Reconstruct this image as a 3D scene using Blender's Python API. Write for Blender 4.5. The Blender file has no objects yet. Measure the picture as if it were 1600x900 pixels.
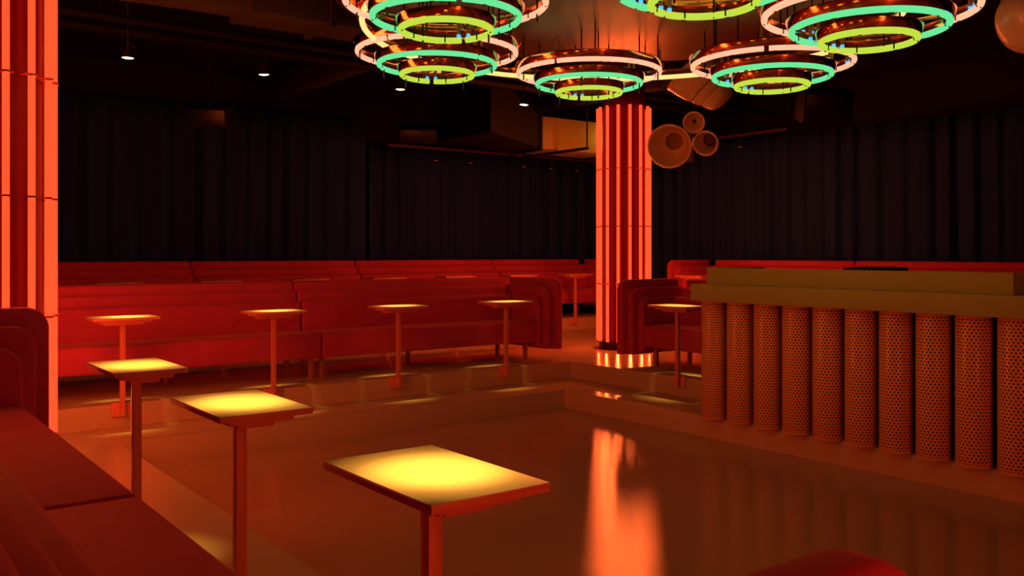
import bpy, bmesh, math, random
from mathutils import Vector, Matrix, Euler
random.seed(7)
S = bpy.context.scene
COL = S.collection
PI = math.pi

# ------------------------------------------------------------------ camera, world, exposure
CAM_H = 1.28
cam_d = bpy.data.cameras.new('camera')
cam = bpy.data.objects.new('camera', cam_d)
COL.objects.link(cam)
cam.location = (0, 0, CAM_H)
cam.rotation_euler = (PI/2, 0, -math.atan2(0.603, 0.798))
cam_d.sensor_width = 36
cam_d.lens = 36*1421/1600
cam_d.shift_y = -55/1600
cam_d.clip_start = 0.02
S.camera = cam
w = bpy.data.worlds.new('world')
S.world = w
w.use_nodes = True
w.node_tree.nodes['Background'].inputs[0].default_value = (0.0, 0.0, 0.0, 1)
w.node_tree.nodes['Background'].inputs[1].default_value = 0.0
S.view_settings.view_transform = 'Standard'
S.view_settings.look = 'None'
S.view_settings.exposure = 0.0
S.view_settings.gamma = 1.0
S.view_settings.use_curve_mapping = False
S.cycles.max_bounces = 8
S.cycles.sample_clamp_indirect = 6.0

# strengths of the lamps of the place and of the added tube lamps
NEON_RED = (3.0, 0.105, 0.028)
BOOST_COLOR = (1.0, 0.14, 0.026)   # colour of the unseen lamps added along each red tube
BOOST_POWER = 9.5
NEON_PINK = (1.55, 0.56, 0.33)
NEON_GREEN = (0.155, 0.84, 0.32)
NEON_YELLOW = (0.56, 0.76, 0.06)
NEON_CREAM = (1.25, 0.85, 0.28)
SPOT_POWER = 620
SPOT_SPILL = 280
SPOT_COLOR = (1.0, 0.56, 0.085)

# ------------------------------------------------------------------ materials
def new_mat(name):
    m = bpy.data.materials.new(name)
    m.use_nodes = True
    nt = m.node_tree
    return m, nt, nt.nodes['Principled BSDF']

def principled(name, base, rough=0.5, metal=0.0, spec=0.5, sheen=0.0, coat=0.0,
               var=0.0, var_scale=6.0, bump=0.0, bump_scale=200.0, stretch=(1, 1, 1), rvar=0.0):
    m, nt, p = new_mat(name)
    p.inputs['Base Color'].default_value = (*base, 1)
    p.inputs['Roughness'].default_value = rough
    p.inputs['Metallic'].default_value = metal
    p.inputs['Specular IOR Level'].default_value = spec
    if sheen:
        p.inputs['Sheen Weight'].default_value = sheen
        p.inputs['Sheen Roughness'].default_value = 0.35
        p.inputs['Sheen Tint'].default_value = (1.0, 0.6, 0.5, 1)
    if coat:
        p.inputs['Coat Weight'].default_value = coat
        p.inputs['Coat Roughness'].default_value = 0.08
    tc = nt.nodes.new('ShaderNodeTexCoord')
    mp = nt.nodes.new('ShaderNodeMapping')
    mp.inputs['Scale'].default_value = stretch
    nt.links.new(tc.outputs['Object'], mp.inputs['Vector'])
    if var or rvar:
        n = nt.nodes.new('ShaderNodeTexNoise')
        n.inputs['Scale'].default_value = var_scale
        n.inputs['Detail'].default_value = 4
        nt.links.new(mp.outputs['Vector'], n.inputs['Vector'])
        if var:
            r = nt.nodes.new('ShaderNodeValToRGB')
            r.color_ramp.elements[0].position = 0.3
            r.color_ramp.elements[1].position = 0.7
            r.color_ramp.elements[0].color = (*[max(0, c*(1-var)) for c in base], 1)
            r.color_ramp.elements[1].color = (*[min(1, c*(1+var)) for c in base], 1)
            nt.links.new(n.outputs['Fac'], r.inputs['Fac'])
            nt.links.new(r.outputs['Color'], p.inputs['Base Color'])
        if rvar:
            mr = nt.nodes.new('ShaderNodeMapRange')
            mr.inputs['To Min'].default_value = max(0.02, rough-rvar)
            mr.inputs['To Max'].default_value = rough+rvar
            nt.links.new(n.outputs['Fac'], mr.inputs['Value'])
            nt.links.new(mr.outputs['Result'], p.inputs['Roughness'])
    if bump:
        n2 = nt.nodes.new('ShaderNodeTexNoise')
        n2.inputs['Scale'].default_value = bump_scale
        n2.inputs['Detail'].default_value = 3
        nt.links.new(mp.outputs['Vector'], n2.inputs['Vector'])
        b = nt.nodes.new('ShaderNodeBump')
        b.inputs['Strength'].default_value = bump
        b.inputs['Distance'].default_value = 0.01
        nt.links.new(n2.outputs['Fac'], b.inputs['Height'])
        nt.links.new(b.outputs['Normal'], p.inputs['Normal'])
    return m

def emission(name, col, strength=1.0):
    m = bpy.data.materials.new(name)
    m.use_nodes = True
    nt = m.node_tree
    nt.nodes.remove(nt.nodes['Principled BSDF'])
    e = nt.nodes.new('ShaderNodeEmission')
    k = max(col)
    e.inputs['Color'].default_value = (col[0]/k, col[1]/k, col[2]/k, 1)
    e.inputs['Strength'].default_value = k*strength
    nt.links.new(e.outputs[0], nt.nodes['Material Output'].inputs[0])
    return m

M = {}
M['floor'] = principled('poured_floor', (0.46, 0.28, 0.16), 0.075, spec=0.5, var=0.06, var_scale=1.5, bump=0.05, bump_scale=160, rvar=0.02)
M['platform'] = principled('platform_resin', (0.62, 0.46, 0.28), 0.12, spec=0.5, var=0.06, var_scale=1.2, bump=0.012, bump_scale=30, rvar=0.04)
M['riser'] = principled('riser_paint', (0.62, 0.42, 0.26), 0.5, spec=0.25, var=0.05, var_scale=1.2)
M['velvet'] = principled('red_velvet', (0.56, 0.055, 0.16), 0.75, spec=0.15, sheen=0.3, var=0.10, var_scale=4, bump=0.12, bump_scale=60, stretch=(1, 1, 1.6))
M['paint'] = principled('table_paint', (0.78, 0.24, 0.20), 0.38, spec=0.4, var=0.03, var_scale=3)
M['tabletop'] = principled('table_lacquer', (0.74, 0.52, 0.34), 0.32, spec=0.4, var=0.03, var_scale=3)
M['sofa_leg'] = principled('sofa_leg_paint', (0.55, 0.22, 0.15), 0.4)
M['column'] = principled('column_lacquer', (0.15, 0.006, 0.005), 0.35, spec=0.3, var=0.05)
M['clip'] = principled('clear_clip', (0.9, 0.35, 0.25), 0.2, spec=0.6)
M['column_base'] = principled('column_base', (0.05, 0.02, 0.02), 0.3)
M['curtain'] = principled('dark_curtain', (0.016, 0.045, 0.25), 0.85, spec=0.1, var=0.15, var_scale=3, stretch=(1, 1, 0.1))
M['black'] = principled('black_paint', (0.006, 0.0055, 0.005), 0.6, spec=0.2, var=0.1)
M['ceiling'] = principled('black_ceiling', (0.014, 0.012, 0.01), 0.9, spec=0.1, var=0.3, var_scale=2)
M['black_gear'] = principled('black_metal', (0.012, 0.012, 0.013), 0.35)
M['duct'] = principled('dim_duct', (0.04, 0.032, 0.022), 0.55, var=0.2, var_scale=2)
M['gold_duct'] = principled('ochre_duct', (0.22, 0.22, 0.055), 0.55, var=0.05, var_scale=2)
M['copper'] = principled('copper_mirror', (0.93, 0.52, 0.26), 0.1, metal=1.0, var=0.03)
M['copper_panel'] = principled('brushed_copper', (0.15, 0.088, 0.045), 0.36, metal=1.0, var=0.06, var_scale=1.2)
M['bar'] = principled('bar_laminate', (0.42, 0.46, 0.11), 0.5, spec=0.3, var=0.04, var_scale=1.2)
M['horn'] = principled('horn_lacquer', (0.9, 0.62, 0.34), 0.28, spec=0.5, var=0.05, coat=0.4)
M['horn_throat'] = principled('horn_throat', (0.30, 0.13, 0.06), 0.5)
M['red_rail'] = principled('red_rail', (0.08, 0.02, 0.015), 0.4)
M['neon_red'] = emission('red_neon', NEON_RED)
M['neon_pink'] = emission('pink_neon', NEON_PINK)
M['neon_green'] = emission('green_neon', NEON_GREEN)
M['neon_yellow'] = emission('yellow_neon', NEON_YELLOW)
M['neon_cream'] = emission('cream_neon', NEON_CREAM)
M['blue_glow'] = emission('blue_electrode_glow', (0.12, 0.62, 1.3))
M['lamp_lens'] = emission('lamp_lens', (6.0, 4.2, 1.9))
M['lamp_red'] = emission('red_pilot_light', (0.8, 0.06, 0.03))
m_, nt_, p_ = new_mat('electrode_glass')
p_.inputs['Base Color'].default_value = (0.55, 0.34, 0.14, 1)
p_.inputs['Roughness'].default_value = 0.12
p_.inputs['Transmission Weight'].default_value = 0.35
M['glass'] = m_

# perforated sheet: staggered round holes laid out in the cylinder's own UVs (metres)
def perforated():
    m, nt, p = new_mat('perforated_metal')
    N = nt.nodes; L = nt.links
    uv = N.new('ShaderNodeUVMap')
    sep = N.new('ShaderNodeSeparateXYZ')
    L.new(uv.outputs['UV'], sep.inputs[0])
    def math_(op, a, b=None):
        n = N.new('ShaderNodeMath'); n.operation = op
        for i, v in enumerate((a, b)):
            if v is None: continue
            if isinstance(v, (int, float)): n.inputs[i].default_value = v
            else: L.new(v, n.inputs[i])
        return n.outputs[0]
    px, pz = 0.0275, 0.0452
    def dots(ox, oz):
        a = math_('ADD', math_('DIVIDE', sep.outputs['X'], px), ox)
        b = math_('ADD', math_('DIVIDE', sep.outputs['Y'], pz), oz)
        fa = math_('MULTIPLY', math_('SUBTRACT', math_('FRACT', a), 0.5), px)
        fb = math_('MULTIPLY', math_('SUBTRACT', math_('FRACT', b), 0.5), pz)
        d = math_('SQRT', math_('ADD', math_('MULTIPLY', fa, fa), math_('MULTIPLY', fb, fb)))
        return math_('LESS_THAN', d, 0.0062)
    hole = math_('MAXIMUM', dots(0, 0), dots(0.5, 0.5))
    inz = math_('MULTIPLY', math_('GREATER_THAN', sep.outputs['Y'], 0.022), math_('LESS_THAN', sep.outputs['Y'], 1.03))
    hole = math_('MULTIPLY', hole, inz)
    mix = N.new('ShaderNodeMixRGB')
    mix.inputs[1].default_value = (0.92, 0.42, 0.15, 1)
    mix.inputs[2].default_value = (0.006, 0.005, 0.005, 1)
    L.new(hole, mix.inputs[0])
    L.new(mix.outputs[0], p.inputs['Base Color'])
    p.inputs['Roughness'].default_value = 0.22
    b = N.new('ShaderNodeBump'); b.inputs['Strength'].default_value = 0.4; b.inputs['Distance'].default_value = 0.004
    inv = math_('SUBTRACT', 1.0, hole)
    L.new(inv, b.inputs['Height'])
    L.new(b.outputs['Normal'], p.inputs['Normal'])
    sp = math_('MULTIPLY', inv, 0.5)
    L.new(sp, p.inputs['Specular IOR Level'])
    return m
M['perforated'] = perforated()

# ------------------------------------------------------------------ mesh helpers
class MB:
    """collects shapes into one mesh"""
    def __init__(self):
        self.bm = bmesh.new()
        self.mi = 0
    def _merge(self, tmp):
        me = bpy.data.meshes.new('tmp')
        tmp.to_mesh(me); tmp.free()
        n0 = len(self.bm.faces)
        self.bm.from_mesh(me)
        bpy.data.meshes.remove(me)
        self.bm.faces.ensure_lookup_table()
        for f in self.bm.faces[n0:]:
            f.material_index = self.mi
        return self
    def box(self, x0, x1, y0, y1, z0, z1, bev=0.0, seg=2, mat=None):
        t = bmesh.new()
        bmesh.ops.create_cube(t, size=1.0)
        for v in t.verts:
            v.co = Vector(((x0+x1)/2+v.co.x*(x1-x0), (y0+y1)/2+v.co.y*(y1-y0), (z0+z1)/2+v.co.z*(z1-z0)))
        if bev:
            bmesh.ops.bevel(t, geom=t.edges[:], offset=bev, segments=seg, profile=0.5, affect='EDGES')
        if mat is not None: bmesh.ops.transform(t, matrix=mat, verts=t.verts)
        return self._merge(t)
    def prism(self, pts, axis, a0, a1, bev=0.0, seg=2, mat=None):
        """pts: 2-D outline; axis 'x': (y,z), 'y': (x,z), 'z': (x,y); extruded a0..a1"""
        t = bmesh.new()
        def P(p, a):
            return {'x': (a, p[0], p[1]), 'y': (p[0], a, p[1]), 'z': (p[0], p[1], a)}[axis]
        va = [t.verts.new(P(p, a0)) for p in pts]
        vb = [t.verts.new(P(p, a1)) for p in pts]
        t.faces.new(va); t.faces.new(vb[::-1])
        n = len(pts)
        for i in range(n):
            t.faces.new((va[i], vb[i], vb[(i+1) % n], va[(i+1) % n]))
        bmesh.ops.recalc_face_normals(t, faces=t.faces)
        if bev:
            caps = [e for e in t.edges if any(len(f.verts) == n and n > 4 for f in e.link_faces)] if n > 4 else t.edges[:]
            bmesh.ops.bevel(t, geom=caps, offset=bev, segments=seg, profile=0.5, affect='EDGES')
        if mat is not None: bmesh.ops.transform(t, matrix=mat, verts=t.verts)
        return self._merge(t)
    def cyl(self, c, r, z0, z1, n=24, r2=None, mat=None, caps=True):
        t = bmesh.new()
        r2 = r if r2 is None else r2
        va = [t.verts.new((c[0]+r*math.cos(2*PI*i/n), c[1]+r*math.sin(2*PI*i/n), z0)) for i in range(n)]
        vb = [t.verts.new((c[0]+r2*math.cos(2*PI*i/n), c[1]+r2*math.sin(2*PI*i/n), z1)) for i in range(n)]
        for i in range(n):
            t.faces.new((va[i], va[(i+1) % n], vb[(i+1) % n], vb[i]))
        if caps:
            t.faces.new(va[::-1]); t.faces.new(vb)
        if mat is not None: bmesh.ops.transform(t, matrix=mat, verts=t.verts)
        return self._merge(t)
    def lathe(self, prof, n=48, mat=None, close=False):
        """prof: (r, z) points turned about z"""
        t = bmesh.new()
        rings = []
        for r, z in prof:
            if r < 1e-6: rings.append([t.verts.new((0, 0, z))])
            else: rings.append([t.verts.new((r*math.cos(2*PI*i/n), r*math.sin(2*PI*i/n), z)) for i in range(n)])
        prs = list(zip(rings, rings[1:]))
        if close: prs.append((rings[-1], rings[0]))
        for a, b in prs:
            for i in range(n):
                j = (i+1) % n
                if len(a) == 1 and len(b) == 1: continue
                if len(a) == 1: t.faces.new((a[0], b[i], b[j]))
                elif len(b) == 1: t.faces.new((a[i], a[j], b[0]))
                else: t.faces.new((a[i], a[j], b[j], b[i]))
        bmesh.ops.recalc_face_normals(t, faces=t.faces)
        if mat is not None: bmesh.ops.transform(t, matrix=mat, verts=t.verts)
        return self._merge(t)
    def tube(self, pts, r, n=8, closed=False, mat=None):
        t = bmesh.new()
        pts = [Vector(p) for p in pts]
        k = len(pts); rings = []
        prev = None
        for i, p in enumerate(pts):
            if closed: d = pts[(i+1) % k]-pts[i-1]
            elif i == 0: d = pts[1]-p
            elif i == k-1: d = p-pts[i-1]
            else: d = pts[i+1]-pts[i-1]
            d.normalize()
            if prev is None:
                up = Vector((0, 0, 1)) if abs(d.z) < 0.9 else Vector((1, 0, 0))
                a = d.cross(up).normalized()
            else:
                a = (prev - d*prev.dot(d)).normalized()
            prev = a
            b = d.cross(a)
            rings.append([t.verts.new(p+a*r*math.cos(2*PI*j/n)+b*r*math.sin(2*PI*j/n)) for j in range(n)])
        m = k if closed else k-1
        for i in range(m):
            A, B = rings[i], rings[(i+1) % k]
            for j in range(n):
                t.faces.new((A[j], A[(j+1) % n], B[(j+1) % n], B[j]))
        if not closed:
            t.faces.new(rings[0][::-1]); t.faces.new(rings[-1])
        bmesh.ops.recalc_face_normals(t, faces=t.faces)
        if mat is not None: bmesh.ops.transform(t, matrix=mat, verts=t.verts)
        return self._merge(t)
    def mesh(self, name, mats):
        me = bpy.data.meshes.new(name)
        self.bm.to_mesh(me); self.bm.free()
        for m in (mats if isinstance(mats, (list, tuple)) else [mats]):
            me.materials.append(m)
        for p in me.polygons: p.use_smooth = True
        me.set_sharp_from_angle(angle=math.radians(35))
        return me
    def build(self, name, mats, parent=None, loc=(0, 0, 0)):
        return obj(name, self.mesh(name, mats), parent, loc)

def obj(name, me, parent=None, loc=(0, 0, 0), rz=0.0):
    o = bpy.data.objects.new(name, me)
    COL.objects.link(o)
    o.location = loc
    o.rotation_euler = (0, 0, rz)
    if parent: o.parent = parent
    return o

def tag(o, label=None, cat=None, group=None, kind=None):
    if label: o['label'] = label
    if cat: o['category'] = cat
    if group: o['group'] = group
    if kind: o['kind'] = kind
    return o

def thing(name, label, cat, loc=(0, 0, 0), rz=0.0, group=None):
    o = bpy.data.objects.new(name, None)
    COL.objects.link(o)
    o.empty_display_size = 0.1
    o.location = loc
    o.rotation_euler = (0, 0, rz)
    return tag(o, label, cat, group)

def copy_tree(o, parent=None):
    c = o.copy()
    COL.objects.link(c)
    if parent is not None: c.parent = parent
    for ch in list(o.children):
        copy_tree(ch, c)
    return c

def struct(name, mb, mat, label=None):
    o = mb.build(name, mat)
    o['kind'] = 'structure'
    if label: o['label'] = label
    return o

# ------------------------------------------------------------------ the shell
ZF, ZL, ZP, ZU = -0.389, -0.195, 0.0, 0.19      # dance floor, ledge, platform, upper step
U0, U1 = 1.82, 6.36           # dance floor
L0, L1 = 1.16, 7.02           # ledge outer edge = platform edge
VF, VL = 7.48, 8.15
UP, VP = 10.70, 11.50         # upper step edges
WX0, WX1, WY0, WY1 = -3.2, 12.35, -5.5, 13.15
CZ = 3.9
B = -0.6
struct('floor', MB().box(U0-0.05, U1+0.05, WY0, VF+0.05, B, ZF), M['floor'])
EB = 0.006
def risers(o):
    for p in o.data.polygons:
        if abs(p.normal.z) < 0.5: p.material_index = 1
    return o
def ushape(x0, x1, y1, X0, X1, Y1, z, mat, name):
    m = MB()
    pts = [(X0, WY0), (x0, WY0), (x0, y1), (x1, y1), (x1, WY0), (X1, WY0), (X1, Y1), (X0, Y1)]
    m.prism(pts, 'z', B-0.02, z, bev=EB, seg=2)
    return risers(struct(name, m, [mat, M['riser']]))
ushape(U0, U1, VF, L0-0.03, L1+0.03, VL+0.03, ZL, M['platform'], 'step_ledge')
ushape(L0, L1, VL, WX0, UP+0.03, VP+0.03, ZP, M['platform'], 'platform')
m = MB()
m.prism([(WX0, VP), (UP, VP), (UP, WY0), (WX1, WY0), (WX1, WY1), (WX0, WY1)], 'z', B-0.02, ZU, bev=EB)
risers(struct('upper_step', m, [M['platform'], M['riser']]))
struct('wall_back', MB().box(WX0-0.2, WX1+0.2, WY1, WY1+0.2, B, CZ), M['black'])
struct('wall_right', MB().box(WX1, WX1+0.2, WY0-0.2, WY1, B, CZ), M['black'])
struct('wall_left', MB().box(WX0-0.2, WX0, WY0-0.2, WY1, B, CZ), M['black'])
struct('wall_front', MB().box(WX0-0.2, WX1+0.2, WY0-0.2, WY0, B, CZ), M['black'])
struct('ceiling', MB().box(WX0-0.2, WX1+0.2, WY0-0.2, WY1+0.2, CZ, CZ+0.2), M['ceiling'])

# ------------------------------------------------------------------ neon columns
def tube_column(zc1, zc2):
    R, n, rt = 0.347, 14, 0.021
    top = 3.22
    root = thing('neon_column', '', 'column')
    c = MB().cyl((0, 0), 0.285, 0.0, CZ, 48)
    c.build('column_core', M['column'], root)
    MB().lathe([(0.0, 0.0), (0.325, 0.0), (0.33, 0.01), (0.33, 0.09), (0.325, 0.1), (0.28, 0.1)], 48).build('base_ring', M['column_base'], root)
    tm = MB()
    tm.tube([(0, 0, 0.105), (0, 0, 0.125), (0, 0, top-0.02), (0, 0, top)], rt, 12)
    tme = tm.mesh('neon_tube', M['neon_red'])
    cm = MB()
    cm.box(-0.062, -0.006, -0.034, -0.022, -0.009, 0.009, 0.004)
    cm.tube([(-0.06*s, 0, 0) for s in (1, -1)], 0.008, 6)
    cm.tube([(0, 0.0, 0), (0, 0.0, 0)] if False else [(-0.05, 0.028*1, 0), (0.05, 0.028, 0)], 0.005, 6)
    cme = None
    cm2 = MB()
    # clip: a collar around the tube with two stub screws and an arm back to the core
    cm2.lathe([(rt+0.001, -0.008), (rt+0.007, -0.008), (rt+0.007, 0.008), (rt+0.001, 0.008)], 16, close=True)
    for s in (-1, 1):
        cm2.tube([(0.0, s*(rt+0.002), 0), (0.0, s*(rt+0.022), 0)], 0.008, 8)
        cm2.tube([(0.0, s*(rt+0.016), 0), (-0.06, s*(rt+0.010), 0)], 0.004, 6)
    cme = cm2.mesh('tube_clip', M['clip'])
    cm.bm.free()
    la = bpy.data.lights.new('tube_boost_lamp', 'AREA')  # thin unseen lamp added in front of each tube to strengthen its glow
    la.shape = 'RECTANGLE'
    la.size, la.size_y = 0.03, top-0.12
    la.color = BOOST_COLOR
    la.energy = BOOST_POWER
    jm = MB().cyl((0, 0), rt+0.002, -0.006, 0.006, 16).mesh('tube_joint', M['column'])
    for k in range(n):
        a = 2*PI*k/n
        t = obj('neon_tube', tme, root, (R*math.cos(a), R*math.sin(a), 0), a)
        for z in (zc1, zc2):
            obj('tube_clip', cme, t, (0, 0, z))
        obj('tube_joint', jm, t, (0, 0, 1.63))
        lo = bpy.data.objects.new('tube_boost_lamp', la)
        COL.objects.link(lo)
        lo.parent = t
        lo.location = (rt+0.004, 0, (top+0.1)/2)
        lo.rotation_euler = (PI/2, 0, -PI/2)
    return root
col_r = tube_column(2.39, 0.87)
VIEW_R = math.atan2(8.76, 8.52)     # bearing of the column from the viewpoint
col_r.location = (8.58, 8.86, 0)
col_r.rotation_euler.z = VIEW_R+PI-math.radians(12)
tag(col_r, 'far round column ringed with glowing red neon tubes between two sofas', 'column', 'red neon columns')
col_l = copy_tree(col_r)
col_l.location = (0.86, 6.64, 0)
col_l.rotation_euler.z = math.atan2(6.64, 0.86)+PI+math.radians(11)
tag(col_l, 'near red neon tube column behind the foreground sofa arm at left', 'column')
col_b = copy_tree(col_r)  # extra column added out of view, its red light reaches the table edges
col_b.location = (2.25, -1.6, ZF)
lb = None
for t in col_b.children:
    for c in t.children:
        if c.type == 'LIGHT':
            if lb is None:
                lb = c.data.copy(); lb.energy = BOOST_POWER*0.6
            c.data = lb
tag(col_b, 'unseen red neon tube column added behind the viewer to light the table edges', 'column')

# ------------------------------------------------------------------ tables
def make_table(name='pedestal_table', h=0.74, under=0.20):
    """long axis along x, wall/riser behind at +y; origin on the platform edge line"""
    root = thing(name, '', 'table', group='')
    T = 0.0225
    tt = MB().box(-0.264, 0.264, -0.165, 0.165, h-T, h, 0.002).build('tabletop', [M['paint'], M['tabletop']], root)
    for p in tt.data.polygons:
        if p.normal.z > 0.5: p.material_index = 1
    for i, d in ((1, 0.05), (2, 0.10)):
        MB().box(-0.264+d, 0.264-d, -0.165+d, 0.165-d, h-T*(i+1), h-T*i, 0.0015).build('stepped_tier', M['paint'], root)
    MB().box(-0.02, 0.02, -0.02, 0.02, -under+0.1, h-3*T, 0.002).build('pole', M['paint'], root)
    br = MB().box(-0.085, 0.085, 0.018, 0.038, -0.105, 0.012, 0.002)
    br.box(-0.085, 0.085, 0.030, 0.075, 0.002, 0.012, 0.002)
    b = br.build('mounting_bracket', M['paint'], root)
    bo = MB()
    rot = Matrix.Rotation(PI/2, 4, 'X')
    bme = bo.cyl((0, 0), 0.008, 0, 0.007, 10).mesh('bolt', M['paint'])
    for sx in (-0.055, 0.055):
        o = obj('bolt', bme, b, (sx, 0.018, -0.07)); o.rotation_euler = (PI/2, 0, 0)
        obj('bolt', bme, b, (sx, 0.056, 0.012))
    return root
proto = make_table()
first = [True]
def place_table(x, y, z, rz, label, group):
    o = proto if first[0] else copy_tree(proto)
    first[0] = False
    o.location = (x, y, z)
    o.rotation_euler.z = rz
    tag(o, label, 'table', group)
    return o
GT = 'spotlit pedestal tables round the dance floor'
ordn = ['leftmost', 'second from left', 'third from left', 'rightmost']
TV = VL-0.038
for k, u in enumerate((2.006, 3.341, 4.676, 6.047)):
    place_table(u, TV, ZP, 0, f'{ordn[k]} of the four yellow-lit tables bolted along the far platform edge', GT)
TU = L0+0.038
for v, lab in ((1.917, 'largest, nearest yellow-lit table in the centre foreground'),
               (3.22, 'middle one of the three yellow-lit foreground tables beside the near sofa seat'),
               (4.588, 'smallest, farthest of the three yellow-lit foreground tables, by the left sofa')):
    place_table(TU, v, ZP, PI/2, lab, GT)
place_table(L1-0.038, 6.42, ZP, -PI/2, 'yellow-lit pedestal table beside the left end of the bar counter', GT)
GB = 'unlit pedestal tables on the back step'
ordb = ['first', 'second', 'third', 'fourth', 'fifth', 'sixth', 'seventh']
for k in range(7):
    place_table(2.78+1.2*k, VP-0.038, ZU, 0,
                f'{ordb[k]} from left of the unlit red tables before the back wall sofas', GB)
place_table(UP-0.038, 9.45, ZU, -PI/2, 'unlit red table before the right back sofa, above the bar end', GB)

# ------------------------------------------------------------------ sofas
def arc_outline(y0, y1, z0, z1, r, rb=0.03, n=8):
    """outline in (y,z): front at y0 with a rounded top corner of radius r"""
    pts = [(y1, z0), (y1, z1-0.03), (y1-0.01, z1-0.008), (y1-0.03, z1)]
    for i in range(n+1):
        a = PI/2+PI/2*i/n
        pts.append((y0+r+r*math.cos(a), z1-r+r*math.sin(a)))
    for i in range(5):
        a = PI+PI/2*i/4
        pts.append((y0+rb+rb*math.cos(a), z0+rb+rb*math.sin(a)))
    return pts
def make_sofa(L, armL, armR, label, loc, rz, group, name='banquette_sofa', front=0.0, aw=0.09):
    root = thing(name, label, 'sofa', loc, rz, group)
    h = L/2
    g = 0.004
    MB().box(-h+g, h-g, 0.0, 0.50, 0.22, 0.465, 0.028, 4).build('seat_cushion', M['velvet'], root)
    for (y0, y1, z0, z1) in ((0.485, 0.60, 0.22, 0.772), (0.60, 0.69, 0.22, 0.880), (0.69, 0.79, 0.22, 0.975)):
        MB().box(-h+g, h-g, y0, y1, z0, z1, 0.038 if y0 < 0.6 else 0.034, 4).build('back_roll', M['velvet'], root)
    for s, on in ((-1, armL), (1, armR)):
        if not on: continue
        for i, (yf, zt) in enumerate(((0.0, 0.772), (-0.08, 0.880), (-0.16, 0.975))):
            a0, a1 = h+aw*i, h+aw*(i+1)
            m = MB()
            pts = arc_outline(yf+front*i/2, 0.79, 0.13 if i else 0.15, zt, 0.12)
            m.prism(pts, 'x', s*a0, s*(a1-0.002), bev=0.022, seg=3)
            m.build('arm_roll', M['velvet'], root)
    lm = MB().box(-0.02, 0.02, -0.02, 0.02, 0.0, 0.225, 0.002).mesh('leg', M['sofa_leg'])
    for x, y in ((-h+0.06, 0.15), (h-0.06, 0.15), (-h+0.1, 0.66), (0.0, 0.66), (h-0.1, 0.66)):
        obj('leg', lm, root, (x, y, 0))
    return root
GF = 'red velvet sofas facing the dance floor'
SV = VL+0.31
def span(a, b): return (a+b)/2, b-a
c, l = span(1.30, 4.00)
make_sofa(l, True, False, 'left half of the long red velvet sofa behind the four far tables', (c, SV, 0), 0, GF)
c, l = span(4.00, 6.765)
make_sofa(l, False, True, 'right half of the far red velvet sofa, ending in a rounded layered arm', (c, SV, 0), 0, GF)
SU = L1+0.31
c, l = span(4.53, 7.26)
make_sofa(l, True, False, 'dark red velvet sofa with layered arm beside neon column, behind the bar end', (SU, c, 0), -PI/2, GF)
c, l = span(1.80, 4.53)
make_sofa(l, False, True, 'red velvet sofa section hidden behind the bar counter', (SU, c, 0), -PI/2, GF)
SL = L0-0.31
c, l = span(3.21, 5.47)
make_sofa(l, False, True, 'foreground red sofa half with the arm against the left neon column', (SL, c, 0), PI/2, GF)
c, l = span(0.73, 3.21)
make_sofa(l, True, False, 'nearest red sofa half at bottom, its arm tip showing at lower right', (SL, c, 0), PI/2, GF, front=0.07, aw=0.08)
GR = 'red velvet sofas on the back step'
SB = VP+0.31
for i, (a, b, lab) in enumerate(((-1.03, 1.47, 'leftmost red sofa section under the back curtain, mostly behind the left column'),
                  (1.47, 3.97, 'red sofa section under the back curtain, second from the left column'),
                  (3.97, 6.45, 'middle red sofa section under the back curtain'),
                  (6.45, 9.04, 'red sofa section under the back curtain, second from the far column'),
                  (9.04, 11.0, 'red sofa section under back curtain running behind the far neon column'))):
    c, l = span(a, b)
    make_sofa(l, False, i == 4, lab, (c, SB, ZU), 0, GR)
SRB = UP+0.31
for i, (a, b, lab) in enumerate(((7.40, 9.95, 'back right red sofa with rounded layered arm right of the far neon column'),
                  (4.85, 7.40, 'red sofa section under the right curtain, seen over the bar middle'),
                  (2.30, 4.85, 'red sofa section under the right curtain, seen over the bar right end'))):
    c, l = span(a, b)
    make_sofa(l, i == 0, False, lab, (SRB, c, ZU), -PI/2, GR)

# ------------------------------------------------------------------ bar counter
bar = thing('bar_counter', 'ochre bar counter fronted with perforated cylinders on the ledge', 'bar', (0, 0, ZL))
def bz(z): return z-ZL
V0, V1 = 2.66, 5.525
MB().box(6.175, 7.06, V0, V1, bz(0.852), bz(1.0), 0.004).build('counter_slab', M['bar'], bar)
up = MB()
up.box(6.27, 6.31, 2.80, 5.42, bz(1.0), bz(1.148), 0.003)
up.box(6.31, 7.04, 5.38, 5.42, bz(1.0), bz(1.148), 0.003)
up.box(6.31, 7.04, 2.80, 2.84, bz(1.0), bz(1.148), 0.003)
up.build('raised_screen', M['bar'], bar)
MB().box(6.50, 6.95, V0+0.1, V1-0.12, 0.0, bz(0.852)).build('counter_body', M['black'], bar)
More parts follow.
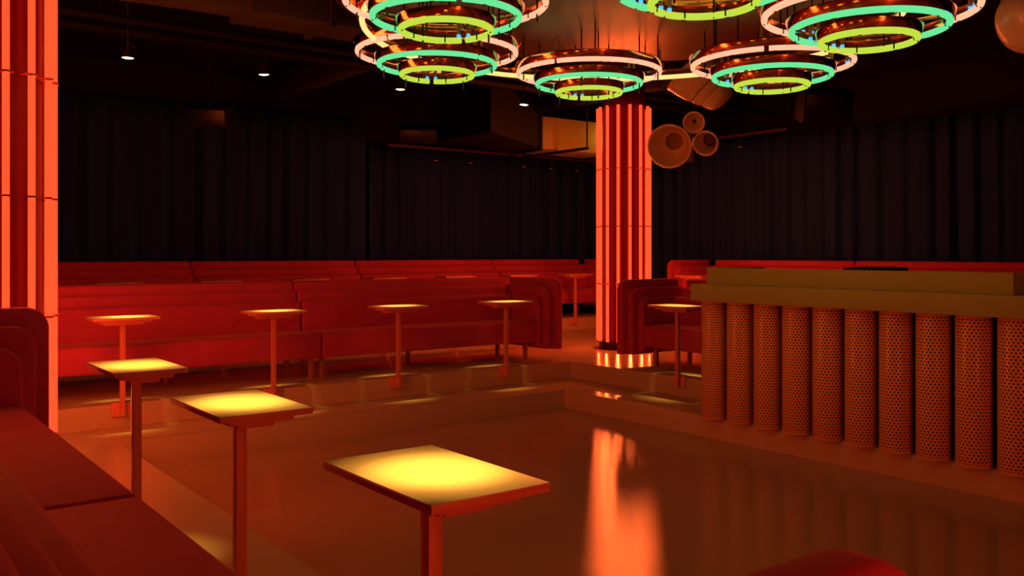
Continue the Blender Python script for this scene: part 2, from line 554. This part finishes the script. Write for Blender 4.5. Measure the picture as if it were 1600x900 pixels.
# one perforated cylinder with UVs in metres
def perf_cyl(r, h, n=48):
    bm = bmesh.new()
    uvl = bm.loops.layers.uv.new('UVMap')
    zs = [0.0, 0.004, h-0.004, h]
    rr = [r-0.003, r, r, r-0.003]
    rings = [[bm.verts.new((q*math.cos(2*PI*i/n), q*math.sin(2*PI*i/n), z)) for i in range(n)] for q, z in zip(rr, zs)]
    circ = 27*0.0275
    for k in range(3):
        for i in range(n):
            j = (i+1) % n
            f = bm.faces.new((rings[k][i], rings[k][j], rings[k+1][j], rings[k+1][i]))
            for lp, (ii, kk) in zip(f.loops, ((i, k), (i+1, k), (i+1, k+1), (i, k+1))):
                lp[uvl].uv = (circ*ii/n, zs[kk])
    bm.faces.new(rings[0][::-1]); bm.faces.new(rings[-1])
    me = bpy.data.meshes.new('perforated_cylinder')
    bm.to_mesh(me); bm.free()
    me.materials.append(M['perforated'])
    for p in me.polygons: p.use_smooth = True
    me.set_sharp_from_angle(angle=math.radians(50))
    return me
pcm = perf_cyl(0.119, 1.047)
for k in range(10):
    obj('perforated_cylinder', pcm, bar, (6.36, 5.402-0.2875*k, 0.0), 0.13*k)
# black mixer on the counter behind the screen
mx = thing('mixer_console', 'flat black mixer console peeking over the bar screen', 'mixer', (6.62, 4.02, 1.0), 0)
MB().prism([(-0.15, 0.0), (0.2, 0.0), (0.2, 0.165), (-0.12, 0.158), (-0.15, 0.145)], 'y', -0.18, 0.18, bev=0.004).build('mixer_body', M['black_gear'], mx)
kme = MB().cyl((0, 0), 0.009, 0, 0.012, 10, 0.007).mesh('knob', M['black_gear'])
for i in range(4):
    for j in range(3):
        obj('knob', kme, mx, (-0.02+0.06*j, -0.12+0.08*i, 0.160+0.0013*j))

# ------------------------------------------------------------------ chandeliers
ZPANEL = 2.98
def ring_points(R, a0, a1, n):
    return [(R*math.cos(a0+(a1-a0)*i/n), R*math.sin(a0+(a1-a0)*i/n), 0) for i in range(n+1)]
RT = 0.0185
cl = MB()
cl.box(-0.004, 0.004, 0.016, 0.022, -0.014, 0.03, 0.001)
cl.box(-0.003, 0.003, -0.003, 0.026, 0.024, 0.030, 0.001)
cl.lathe([(RT, -0.004), (RT+0.004, -0.004), (RT+0.004, 0.004), (RT, 0.004)], 12, close=True, mat=Matrix.Rotation(PI/2, 4, 'X'))
clip_me = cl.mesh('tube_clip', M['black_gear'])
el = MB()
el.mi = 0
el.cyl((0, 0), 0.011, 0.034, 0.15, 10)
el.cyl((0, 0), 0.011, 0.15, 0.17, 10, 0.003)
el.mi = 1
el.cyl((0, 0), 0.0115, 0.012, 0.034, 10)
el.mi = 2
el.tube([(0, 0, 0.165), (0, 0.0, 0.20), (0.004, 0.006, 0.215)], 0.0022, 6)
elec_me = el.mesh('electrode', [M['glass'], M['blue_glow'], M['copper']])
def neon_ring(root, R, z, mat, gaps, nclip, tube_label, seg=96):
    """tube in as many arcs as gaps, copper reflector over it, clips and electrodes"""
    gw = 0.034/R
    gs = sorted(gaps)
    for i, g in enumerate(gs):
        e = gs[(i+1) % len(gs)] + (2*PI if i == len(gs)-1 else 0)
        a0, a1 = g+gw/2, e-gw/2
        t = MB().tube(ring_points(R, a0, a1, max(8, int(seg*(a1-a0)/(2*PI)))), RT, 12).build('neon_tube', mat, root, (0, 0, z))
        t['label'] = tube_label
        for a in (a0+0.014/R, a1-0.014/R):
            obj('electrode', elec_me, t, (R*math.cos(a), R*math.sin(a), 0), a)
    prof = [(R+0.012, 0.016), (R+0.016, 0.014), (R+0.020, 0.018), (R+0.034, 0.062), (R+0.030, 0.068), (R+0.010, 0.066), (R+0.010, 0.062), (R+0.026, 0.060)]
    r = MB().lathe(prof, 96, close=True).build('reflector_ring', M['copper'], root, (0, 0, z))
    for k in range(nclip):
        a = gs[0]+2*PI*(k+0.5)/nclip
        obj('tube_clip', clip_me, r, (R*math.cos(a), R*math.sin(a), 0), a+PI/2)

PR, GRR, YR = 0.562, 0.412, 0.252
def make_chandelier():
    root = thing('ring_chandelier', '', 'chandelier')
    back = math.atan2(0.798, 0.603)    # the side away from the entrance
    neon_ring(root, PR, 0.0, M['neon_pink'], (back+0.2, back-1.75, back+2.6), 12, 'pink neon tube')
    neon_ring(root, GRR, -0.085, M['neon_green'], (back+0.35, back-2.3), 9, 'green neon tube')
    neon_ring(root, YR, -0.155, M['neon_yellow'], (back+0.25,), 7, 'yellow neon tube')
    for R, z, n, of in ((PR, 0.0, 5, 0.3), (GRR, -0.085, 4, 0.7), (YR, -0.155, 3, 0.1)):
        rm = MB().cyl((0, 0), 0.0055, z+0.05, 0.40, 8).mesh('suspension_rod', M['black_gear'])
        for k in range(n):
            a = of+2*PI*k/n
            obj('suspension_rod', rm, root, ((R-0.01)*math.cos(a), (R-0.01)*math.sin(a), 0))
    return root
def at(x, Z):
    X = (x-800)/1421*Z
    return 0.798*X+0.603*Z, -0.603*X+0.798*Z
chs = [(683, 6.50, 2.705, 'three-ring neon chandelier at far left, below the largest left one', 0.0),
       (920, 7.28, 2.715, 'three-ring neon chandelier hanging at the centre, nearest the far red column', 0.0),
       (1206, 6.60, 2.645, 'three-ring neon chandelier hanging before the big horn, right of centre', 0.2),
       (1357, 5.08, 2.618, 'large rightmost three-ring neon chandelier, complete in the picture', 0.1),
       (697, 5.13, 2.690, 'large left three-ring neon chandelier cut by the top edge', -0.6),
       (1099, 4.41, 2.645, 'three-ring neon chandelier mostly above the top edge, right of centre', 0.4)]
ch0 = make_chandelier()
for i, (x, Z, z, lab, rz) in enumerate(chs):
    o = ch0 if i == 0 else copy_tree(ch0)
    p = at(x, Z)
    o.location = (p[0], p[1], z)
    o.rotation_euler.z = rz
    # rods end at the panel: lengths are set by their own height
    tag(o, lab, 'chandelier', 'neon ring chandeliers under the copper panel')
    for c in o.children:
        if c.name.startswith('suspension_rod'):
            top = ZPANEL - z
            c.scale.z = 1.0
            c.location.z = top - 0.40
# large cream ring that links the chandeliers
CX, CY = at(975.5, 5.83)
lr = thing('linking_neon_ring', 'wide cream neon ring passing behind all the chandeliers', 'neon ring', (CX, CY, 2.71))
for a0 in (0.2, 0.2+2*PI/3, 0.2+4*PI/3):
    MB().tube(ring_points(1.66, a0+0.012, a0+2*PI/3-0.012, 60), 0.018, 12).build('neon_tube', M['neon_cream'], lr)
MB().lathe([(1.672, 0.016), (1.676, 0.014), (1.680, 0.018), (1.694, 0.062), (1.690, 0.068), (1.670, 0.066), (1.670, 0.062), (1.686, 0.060)], 128, close=True).build('reflector_ring', M['copper'], lr)
rm = MB().cyl((0, 0), 0.0055, 0.045, ZPANEL-2.712, 8).mesh('suspension_rod', M['black_gear'])
for k in range(18):
    a = 2*PI*k/18
    obj('suspension_rod', rm, lr, (1.65*math.cos(a), 1.65*math.sin(a), 0))
pan = thing('copper_ceiling_panel', 'round brushed copper panel over the dance floor holding the chandeliers', 'ceiling panel', (CX+0.25, CY, ZPANEL))
MB().lathe([(0, 0.0), (2.12, 0.0), (2.125, 0.005), (2.125, 0.09), (2.12, 0.095), (0, 0.095)], 96).build('panel_disc', M['copper_panel'], pan)
hm = MB().cyl((0, 0), 0.02, 0.09, CZ-ZPANEL, 10).mesh('hanger', M['black'])
for k in range(6):
    a = 2*PI*k/6
    obj('hanger', hm, pan, (1.9*math.cos(a), 1.9*math.sin(a), 0))

# ------------------------------------------------------------------ spotlights over the tables
def make_spot():
    root = thing('ceiling_spotlight', '', 'spotlight')
    MB().lathe([(0.050, 0.0), (0.054, 0.004), (0.046, 0.03), (0.024, 0.075), (0.018, 0.10), (0.0, 0.105)], 24).build('lamp_head', M['black_gear'], root)
    MB().lathe([(0.0, -0.004), (0.03, -0.003), (0.047, 0.003), (0.047, 0.008), (0.0, 0.008)], 24).build('lens', M['lamp_lens'], root)
    MB().tube([(-0.05, 0, 0.05), (-0.055, 0, 0.10), (0, 0, 0.13), (0.055, 0, 0.10), (0.05, 0, 0.05)], 0.005, 6).build('yoke', M['black_gear'], root)
    MB().cyl((0, 0), 0.006, 0.10, CZ-2.93, 8).build('drop_rod', M['black_gear'], root)
    for nm, deg, pw in (('spot_beam', 11.8, SPOT_POWER), ('spot_spill', 17.6, SPOT_SPILL)):
        ld = bpy.data.lights.new(nm, 'SPOT')
        ld.energy = pw
        ld.color = SPOT_COLOR
        ld.spot_size = math.radians(deg)
        ld.spot_blend = 1.0
        ld.shadow_soft_size = 0.02
        lo = bpy.data.objects.new(nm, ld)
        COL.objects.link(lo)
        lo.parent = root
        lo.location = (0, 0, -0.04)
    return root
sp0 = make_spot()
spots = [(2.05, 8.115, 2.93, 'small lit ceiling spotlight at upper left, near the left column'),
         (3.25, 8.115, 2.93, 'small lit ceiling spotlight, second from the left column'),
         (4.70, 8.115, 2.95, 'small lit ceiling spotlight below the left far chandelier'),
         (6.30, 8.115, 2.95, 'brightest ceiling spotlight glaring left of the far red column'),
         (1.22, 1.90, 2.93, 'ceiling spotlight over the nearest table'),
         (1.22, 3.22, 2.93, 'ceiling spotlight over the middle foreground table'),
         (1.22, 4.588, 2.93, 'ceiling spotlight over the farthest foreground table'),
         (6.98, 6.42, 3.14, 'ceiling spotlight over the table at the bar end')]
TARGETS = [(2.03, 8.112), (3.36, 8.112), (4.68, 8.112), (6.06, 8.112), (1.22, 1.917), (1.21, 3.22), (1.21, 4.588), (6.98, 6.42)]
for i, (x, y, z, lab) in enumerate(spots):
    o = sp0 if i == 0 else copy_tree(sp0)
    o.location = (x, y, z)
    tx, ty = TARGETS[i]
    eul = (math.atan2(ty-y, z-0.74), -math.atan2(tx-x, z-0.74), 0)
    tilt = Euler(eul).to_matrix()
    for c in o.children:
        if not c.name.startswith('drop_rod'):
            c.rotation_euler = eul
            c.location = tilt @ c.location
    tag(o, lab, 'spotlight', 'ceiling spotlights aimed at the tables')

# ------------------------------------------------------------------ horns
def aim(o, d):
    """turn +z of o along d"""
    o.rotation_mode = 'QUATERNION'
    o.rotation_quaternion = Vector(d).normalized().to_track_quat('Z', 'Y')
FW = Vector((0.603, 0.798, 0)); RG = Vector((0.798, -0.603, 0)); UPV = Vector((0, 0, 1))
def world(x, y, Z):
    return RG*((x-800)/1421*Z) + FW*Z + UPV*(CAM_H+(395-y)/1421*Z)
def make_horn(R, L, r0, label, pos, d, insert=None):
    """bell with its mouth at the origin opening along +z"""
    root = thing('horn_speaker', label, 'horn speaker', pos, group='lacquered horns hung from the ceiling')
    aim(root, d)
    out, inn = [], []
    for i in range(15):
        t = i/14
        rr = r0+(R-r0)*(1-t)**0.62 if t < 1 else r0
        out.append((rr, -L*t))
    prof = [(R-0.016, 0.0), (R-0.006, 0.012), (R+0.006, 0.010), (R+0.010, 0.0)] + [(r+0.006, z) for r, z in out[1:]]
    prof += [(r0*0.8, -L-0.03), (r0*0.45, -L-0.05), (0.0, -L-0.055)]
    MB().lathe(prof, 56).build('bell', M['horn'], root)
    ip = [(R-0.016, 0.0)] + [(max(0.01, r-0.008), z) for r, z in out[1:]]
    MB().lathe(ip, 56).build('bell_lining', M['horn'], root)
    MB().cyl((0, 0), r0-0.004, -L, -L+0.008, 40).build('throat', M['horn_throat'], root)
    if insert == 'ring':
        MB().lathe([(r0*0.72, -L+0.008), (r0*0.86, -L+0.008), (r0*0.86, -L+0.02), (r0*0.72, -L+0.02)], 40, close=True).build('throat_ring', M['black_gear'], root)
    if insert == 'hole':
        MB().lathe([(0.0, -L+0.012), (r0*0.9, -L+0.012), (r0*0.98, -L+0.004)], 24).build('throat_plug', M['black_gear'], root)
    return root
def horn_wire(h, depth, r):
    """wire from the top of the bell, at that depth along its axis, straight up to the ceiling"""
    q = h.rotation_quaternion
    p = h.location + q @ Vector((0, 0, depth)) + UPV*r
    o = MB().tube([(0, 0, 0.0), (0, 0, CZ-0.005-p.z)], 0.004, 6).build('suspension_wire', M['black_gear'], h)
    o.rotation_mode = 'QUATERNION'
    o.rotation_quaternion = q.inverted()
    o.location = q.inverted() @ (p-h.location)
ZH = 9.6
k = ZH/1421
def toward(p, dx, dy):
    """from p back to the viewpoint, turned dx to the right and dy up"""
    v = (Vector((0, 0, CAM_H))-p).normalized()
    return v+RG*dx+UPV*dy
p1 = world(1046, 228.5, ZH)
h1 = make_horn(33.5*k, 0.30, 14.5*k, 'largest of the three open horns, mouth facing front, by the far column', p1, toward(p1, -0.19, -0.19))
p2 = world(1084, 191.5, ZH)
h2 = make_horn(16*k, 0.16, 3.2*k, 'small top horn with a black centre in the cluster of three', p2, toward(p2, -0.05, -0.1), 'hole')
p3 = world(1102.5, 224, ZH)
h3 = make_horn(19*k, 0.22, 10.5*k, 'right horn of the cluster of three, black ring inside its throat', p3, toward(p3, -0.22, -0.2), 'ring')
horn_wire(h1, -0.2, 0.17)
horn_wire(h2, -0.1, 0.06)
horn_wire(h3, -0.15, 0.10)
# two closed horns seen from outside
def make_big_horn(Rm, L, label, pos, d, grooves=True):
    root = thing('horn_speaker', label, 'horn speaker', pos, group='lacquered horns hung from the ceiling')
    aim(root, d)           # +z runs from the mouth to the narrow tail
    prof = [(Rm-0.02, 0.0), (Rm, -0.008), (Rm+0.012, 0.0), (Rm, 0.03)]
    rt = Rm*0.50
    n = 18
    for i in range(1, n+1):
        t = i/n
        rr = rt+(Rm-rt)*(1-t**1.5)
        if grooves and (0.56 < t < 0.64 or 0.78 < t < 0.86): rr *= 0.93
        prof.append((rr, L*t))
    for i in range(1, 7):
        a = PI/2*i/6
        prof.append((rt*math.cos(a), L+rt*0.45*math.sin(a)))
    MB().lathe(prof, 64).build('bell', M['horn'], root)
    MB().lathe([(Rm-0.02, 0.0)] + [((rt+(Rm-rt)*(1-(i/n)**1.5))-0.012, L*i/n) for i in range(1, n+1)] + [(0.0, L)], 48).build('bell_lining', M['horn_throat'], root)
    return root
p4 = world(1080, 106, 9.0)
h4 = make_big_horn(0.30, 0.42, 'big grooved horn pointing down right above the horn cluster', p4, RG*0.62+UPV*-0.72+FW*-0.15)
horn_wire(h4, 0.16, 0.2)
p5 = world(1656, 10, 5.6)
h5 = make_big_horn(0.36, 0.30, 'large smooth horn cut by the upper right edge', p5, RG*-0.86+UPV*-0.40+FW*-0.12, False)
horn_wire(h5, 0.12, 0.25)

# ------------------------------------------------------------------ curtains
def make_curtain(label, axis, fixed, a0, a1, z0, z1, name='pleated_curtain', wl=0.33, seed=1):
    rnd = random.Random(seed)
    bm = bmesh.new()
    n = int((a1-a0)/0.022)
    ph = 0.0
    rows = 8
    prev = None
    phs, amps = [], []
    f = 1.0
    for i in range(n+1):
        if i % 15 == 0: f = rnd.uniform(0.75, 1.3)
        ph += 2*PI*0.022/wl*f
        phs.append(ph)
        amps.append(0.05*(0.75+0.35*math.sin(ph*0.23)))
    vr = []
    for r in range(rows+1):
        t = r/rows
        row = []
        for i in range(n+1):
            a = a0+(a1-a0)*i/n
            s = math.sin(phs[i]+0.25*math.sin(3*t+phs[i]*0.3))
            s = math.copysign(abs(s)**0.7, s)
            d = fixed-amps[i]*s*(0.65+0.35*(1-t)) - 0.012*math.sin(2*phs[i]+1.3*(1-t))
            z = z0+(z1-z0)*t
            row.append(bm.verts.new((a, d, z) if axis == 'x' else (d, a, z)))
        vr.append(row)
    for r in range(rows):
        for i in range(n):
            bm.faces.new((vr[r][i], vr[r][i+1], vr[r+1][i+1], vr[r+1][i]))
    me = bpy.data.meshes.new(name)
    bm.to_mesh(me); bm.free()
    me.materials.append(M['curtain'])
    for p in me.polygons: p.use_smooth = True
    o = obj(name, me)
    md = o.modifiers.new('thickness', 'SOLIDIFY'); md.thickness = 0.008
    return tag(o, label, 'curtain', 'dark pleated curtains')
make_curtain('dark pleated curtain along the left half of the back wall', 'x', 12.86, WX0+0.1, 6.85, ZU, 3.35, seed=2)
make_curtain('dark pleated curtain on the back wall just left of the far column', 'x', 12.93, 6.90, 12.1, ZU, 3.0, seed=5)
make_curtain('dark pleated curtain along the right wall above the bar', 'y', 12.02, 1.5, 11.05, ZU, 3.12, seed=9)
make_curtain('darker curtain strip in the corner right behind the far column', 'y', 12.15, 11.08, 12.8, ZU, 2.9, seed=11)

# ------------------------------------------------------------------ ceiling services
dl = thing('round_bend_duct', 'dim round duct bending into a flat duct at top left', 'duct', (0, 0, 0))
MB().tube([(2.75, 7.25, 3.44), (2.3, 7.25, 3.44), (1.95, 7.2, 3.42), (1.7, 7.0, 3.36), (1.6, 6.6, 3.36), (1.6, 5.6, 3.36)], 0.24, 24).build('duct_bend', M['duct'], dl)
fd = MB().box(2.7, 5.2, 7.0, 7.5, 3.2, 3.68, 0.01)
for x in (3.4, 4.4): fd.box(x-0.02, x+0.02, 6.97, 7.53, 3.17, 3.71)
fd.build('flat_duct', M['duct'], dl)
for x in (3.0, 4.6): MB().box(x-0.01, x+0.01, 7.24, 7.26, 3.68, CZ).build('duct_hanger', M['black'], dl)
gd = thing('ochre_duct', 'lit ochre rectangular duct left of the far red column top', 'duct', (0, 0, 0))
MB().box(8.30, 11.6, 10.30, 11.0, 2.80, 3.27, 0.006).build('duct_box', M['gold_duct'], gd)
tr = MB()
bm = bmesh.new()
a = [bm.verts.new(p) for p in ((8.30, 10.30, 2.80), (8.30, 11.0, 2.80), (8.30, 11.0, 3.27), (8.30, 10.30, 3.27))]
b = [bm.verts.new(p) for p in ((7.2, 10.0, 2.92), (7.2, 11.3, 2.92), (7.2, 11.3, 3.75), (7.2, 10.0, 3.75))]
for i in range(4): bm.faces.new((a[i], a[(i+1) % 4], b[(i+1) % 4], b[i]))
bm.faces.new(b)
bmesh.ops.recalc_face_normals(bm, faces=bm.faces)
tr._merge(bm)
tr.build('duct_transition', M['black'], gd)
for x in (8.30, 9.75): MB().box(x-0.02, x+0.02, 10.27, 11.03, 2.765, 3.30).build('flange', M['black'], gd)
for x in (8.6, 10.6):
    hr = MB()
    hr.box(x-0.02, x+0.02, 9.6, 11.1, 2.74, 2.775)
    for y in (9.62, 11.08): hr.box(x-0.008, x+0.008, y-0.008, y+0.008, 2.75, CZ)
    hr.build('duct_hanger', M['black'], gd)
# long pipes and cable trays under the slab
for i, (y, z, r, lab) in enumerate(((8.9, 3.45, 0.05, 'black pipe under the ceiling over the far sofa'),
                                    (9.8, 3.55, 0.07, 'thick black pipe under the ceiling behind the far sofa'))):
    pp = MB().tube([(WX0+0.05, y, z), (12.0, y, z)], r, 12)
    for x in (-1.0, 2.0, 5.0, 8.0, 11.0): pp.box(x-0.012, x+0.012, y-0.01, y+0.01, z, CZ)
    tag(pp.build('ceiling_pipe', M['black']), lab, 'pipe', 'black ceiling pipes')
for x, lab in ((0.6, 'black ceiling beam crossing at upper left'), (5.3, 'black ceiling beam left of the copper panel'), (9.3, 'black ceiling beam beyond the horns')):
    tag(MB().box(x, x+0.25, 7.6, 12.9, 3.6, CZ, 0.01).build('ceiling_beam', M['duct']), lab, 'beam', 'black ceiling beams')
# hung loudspeakers
def box_speaker(pos, w_, d_, h_, rz, tilt, label):
    root = thing('box_loudspeaker', label, 'loudspeaker', pos, rz, 'black boxes hung under the ceiling')
    mat = Matrix.Rotation(tilt, 4, 'X')
    MB().box(-w_/2, w_/2, -d_/2, d_/2, -h_/2, h_/2, 0.012, mat=mat).build('cabinet', M['black'], root)
    MB().box(-w_/2+0.02, w_/2-0.02, -d_/2-0.008, -d_/2+0.004, -h_/2+0.02, h_/2-0.02, 0.004, mat=mat).build('grille', M['black_gear'], root)
    MB().box(-0.015, 0.015, -0.015, 0.015, 0.0, CZ-0.003-pos[2]).build('drop_bar', M['black'], root)
for px, py, Z, w_, h_, lab in ((655, 209, 13.2, 0.55, 0.22, 'black box loudspeaker hung before the back curtain, left of centre'),
                               (328, 181, 10.8, 0.5, 0.24, 'black box loudspeaker hung at left under the ceiling'),
                               (1288, 165, 11.0, 0.6, 0.38, 'black box loudspeaker hung right of the horns')):
    p = world(px, py, Z)
    box_speaker(tuple(p), w_, 0.34, h_, -math.atan2(0.603, 0.798), 0.35, lab)
# curtain track with small lamps
tk = thing('lighting_track', 'dim red-lit track along the top of the far back curtain', 'track', (0, 0, 0))
MB().box(6.9, 11.4, 12.28, 12.32, 2.92, 2.96).build('rail', M['red_rail'], tk)
for x in (7.2, 9.2, 11.2): MB().box(x-0.008, x+0.008, 12.29, 12.31, 2.95, CZ).build('rail_hanger', M['black'], tk)
tk2 = thing('curtain_rail', 'dim red curtain rail along the top of the right curtain', 'rail', (0, 0, 0))
MB().box(11.78, 11.82, 8.6, 11.0, 3.16, 3.20).build('rail', M['red_rail'], tk2)
for y in (8.8, 10.8): MB().box(11.79, 11.81, y-0.008, y+0.008, 3.2, CZ).build('rail_hanger', M['black'], tk2)
# flood lamp added, hidden behind the far column, to light the ochre duct
fl = thing('added_duct_floodlight', 'small amber floodlight added out of sight behind the far red column, lighting the ochre duct', 'floodlight', (9.95, 9.95, 3.12), math.atan2(1.0, -0.5)-PI/2)
MB().box(-0.08, 0.08, -0.05, 0.05, -0.06, 0.06, 0.01).build('lamp_body', M['black_gear'], fl)
MB().box(-0.065, 0.065, 0.05, 0.056, -0.045, 0.045, 0.003).build('lens', M['lamp_lens'], fl)
MB().cyl((0, 0), 0.01, 0.05, CZ-3.12, 8).build('stem', M['black_gear'], fl)
fd_ = bpy.data.lights.new('added_flood_beam', 'SPOT')
fd_.energy = 26
fd_.color = (1.0, 0.55, 0.04)
fd_.spot_size = math.radians(130)
fd_.spot_blend = 1.0
fd_.shadow_soft_size = 0.05
fo_ = bpy.data.objects.new('added_flood_beam', fd_)
COL.objects.link(fo_)
fo_.parent = fl
fo_.location = (0, 0.08, 0)
fo_.rotation_euler = (math.radians(75), 0, 0)
def track_head(pos, z_top, label, first_=[None]):
    if first_[0] is None:
        root = thing('track_lamp', '', 'track lamp')
        MB().lathe([(0.0, 0.05), (0.03, 0.045), (0.045, -0.05), (0.040, -0.05), (0.030, 0.02), (0.0, 0.025)], 20).build('lamp_head', M['black_gear'], root)
        MB().cyl((0, 0), 0.036, -0.046, -0.04, 16).build('lens', M['lamp_red'], root)
        MB().cyl((0, 0), 0.006, 0.04, 0.12, 8).build('stem', M['black_gear'], root)
        first_[0] = root
        o = root
    else:
        o = copy_tree(first_[0])
    o.location = pos
    tag(o, label, 'track lamp', 'small lamps on the curtain track')
labs = ['leftmost small lamp on the back curtain track', 'second small lamp on the back curtain track', 'middle small lamp on the back curtain track',
        'fourth small lamp on the back curtain track', 'small lamp on the back curtain track beside the column']
for x, lab in zip((7.78, 8.45, 9.55, 10.15, 10.75), labs):
    track_head((x, 12.30, 2.80), 2.94, lab)
track_head((11.80, 9.5, 3.04), 3.16, 'small lamp hanging before the right curtain')
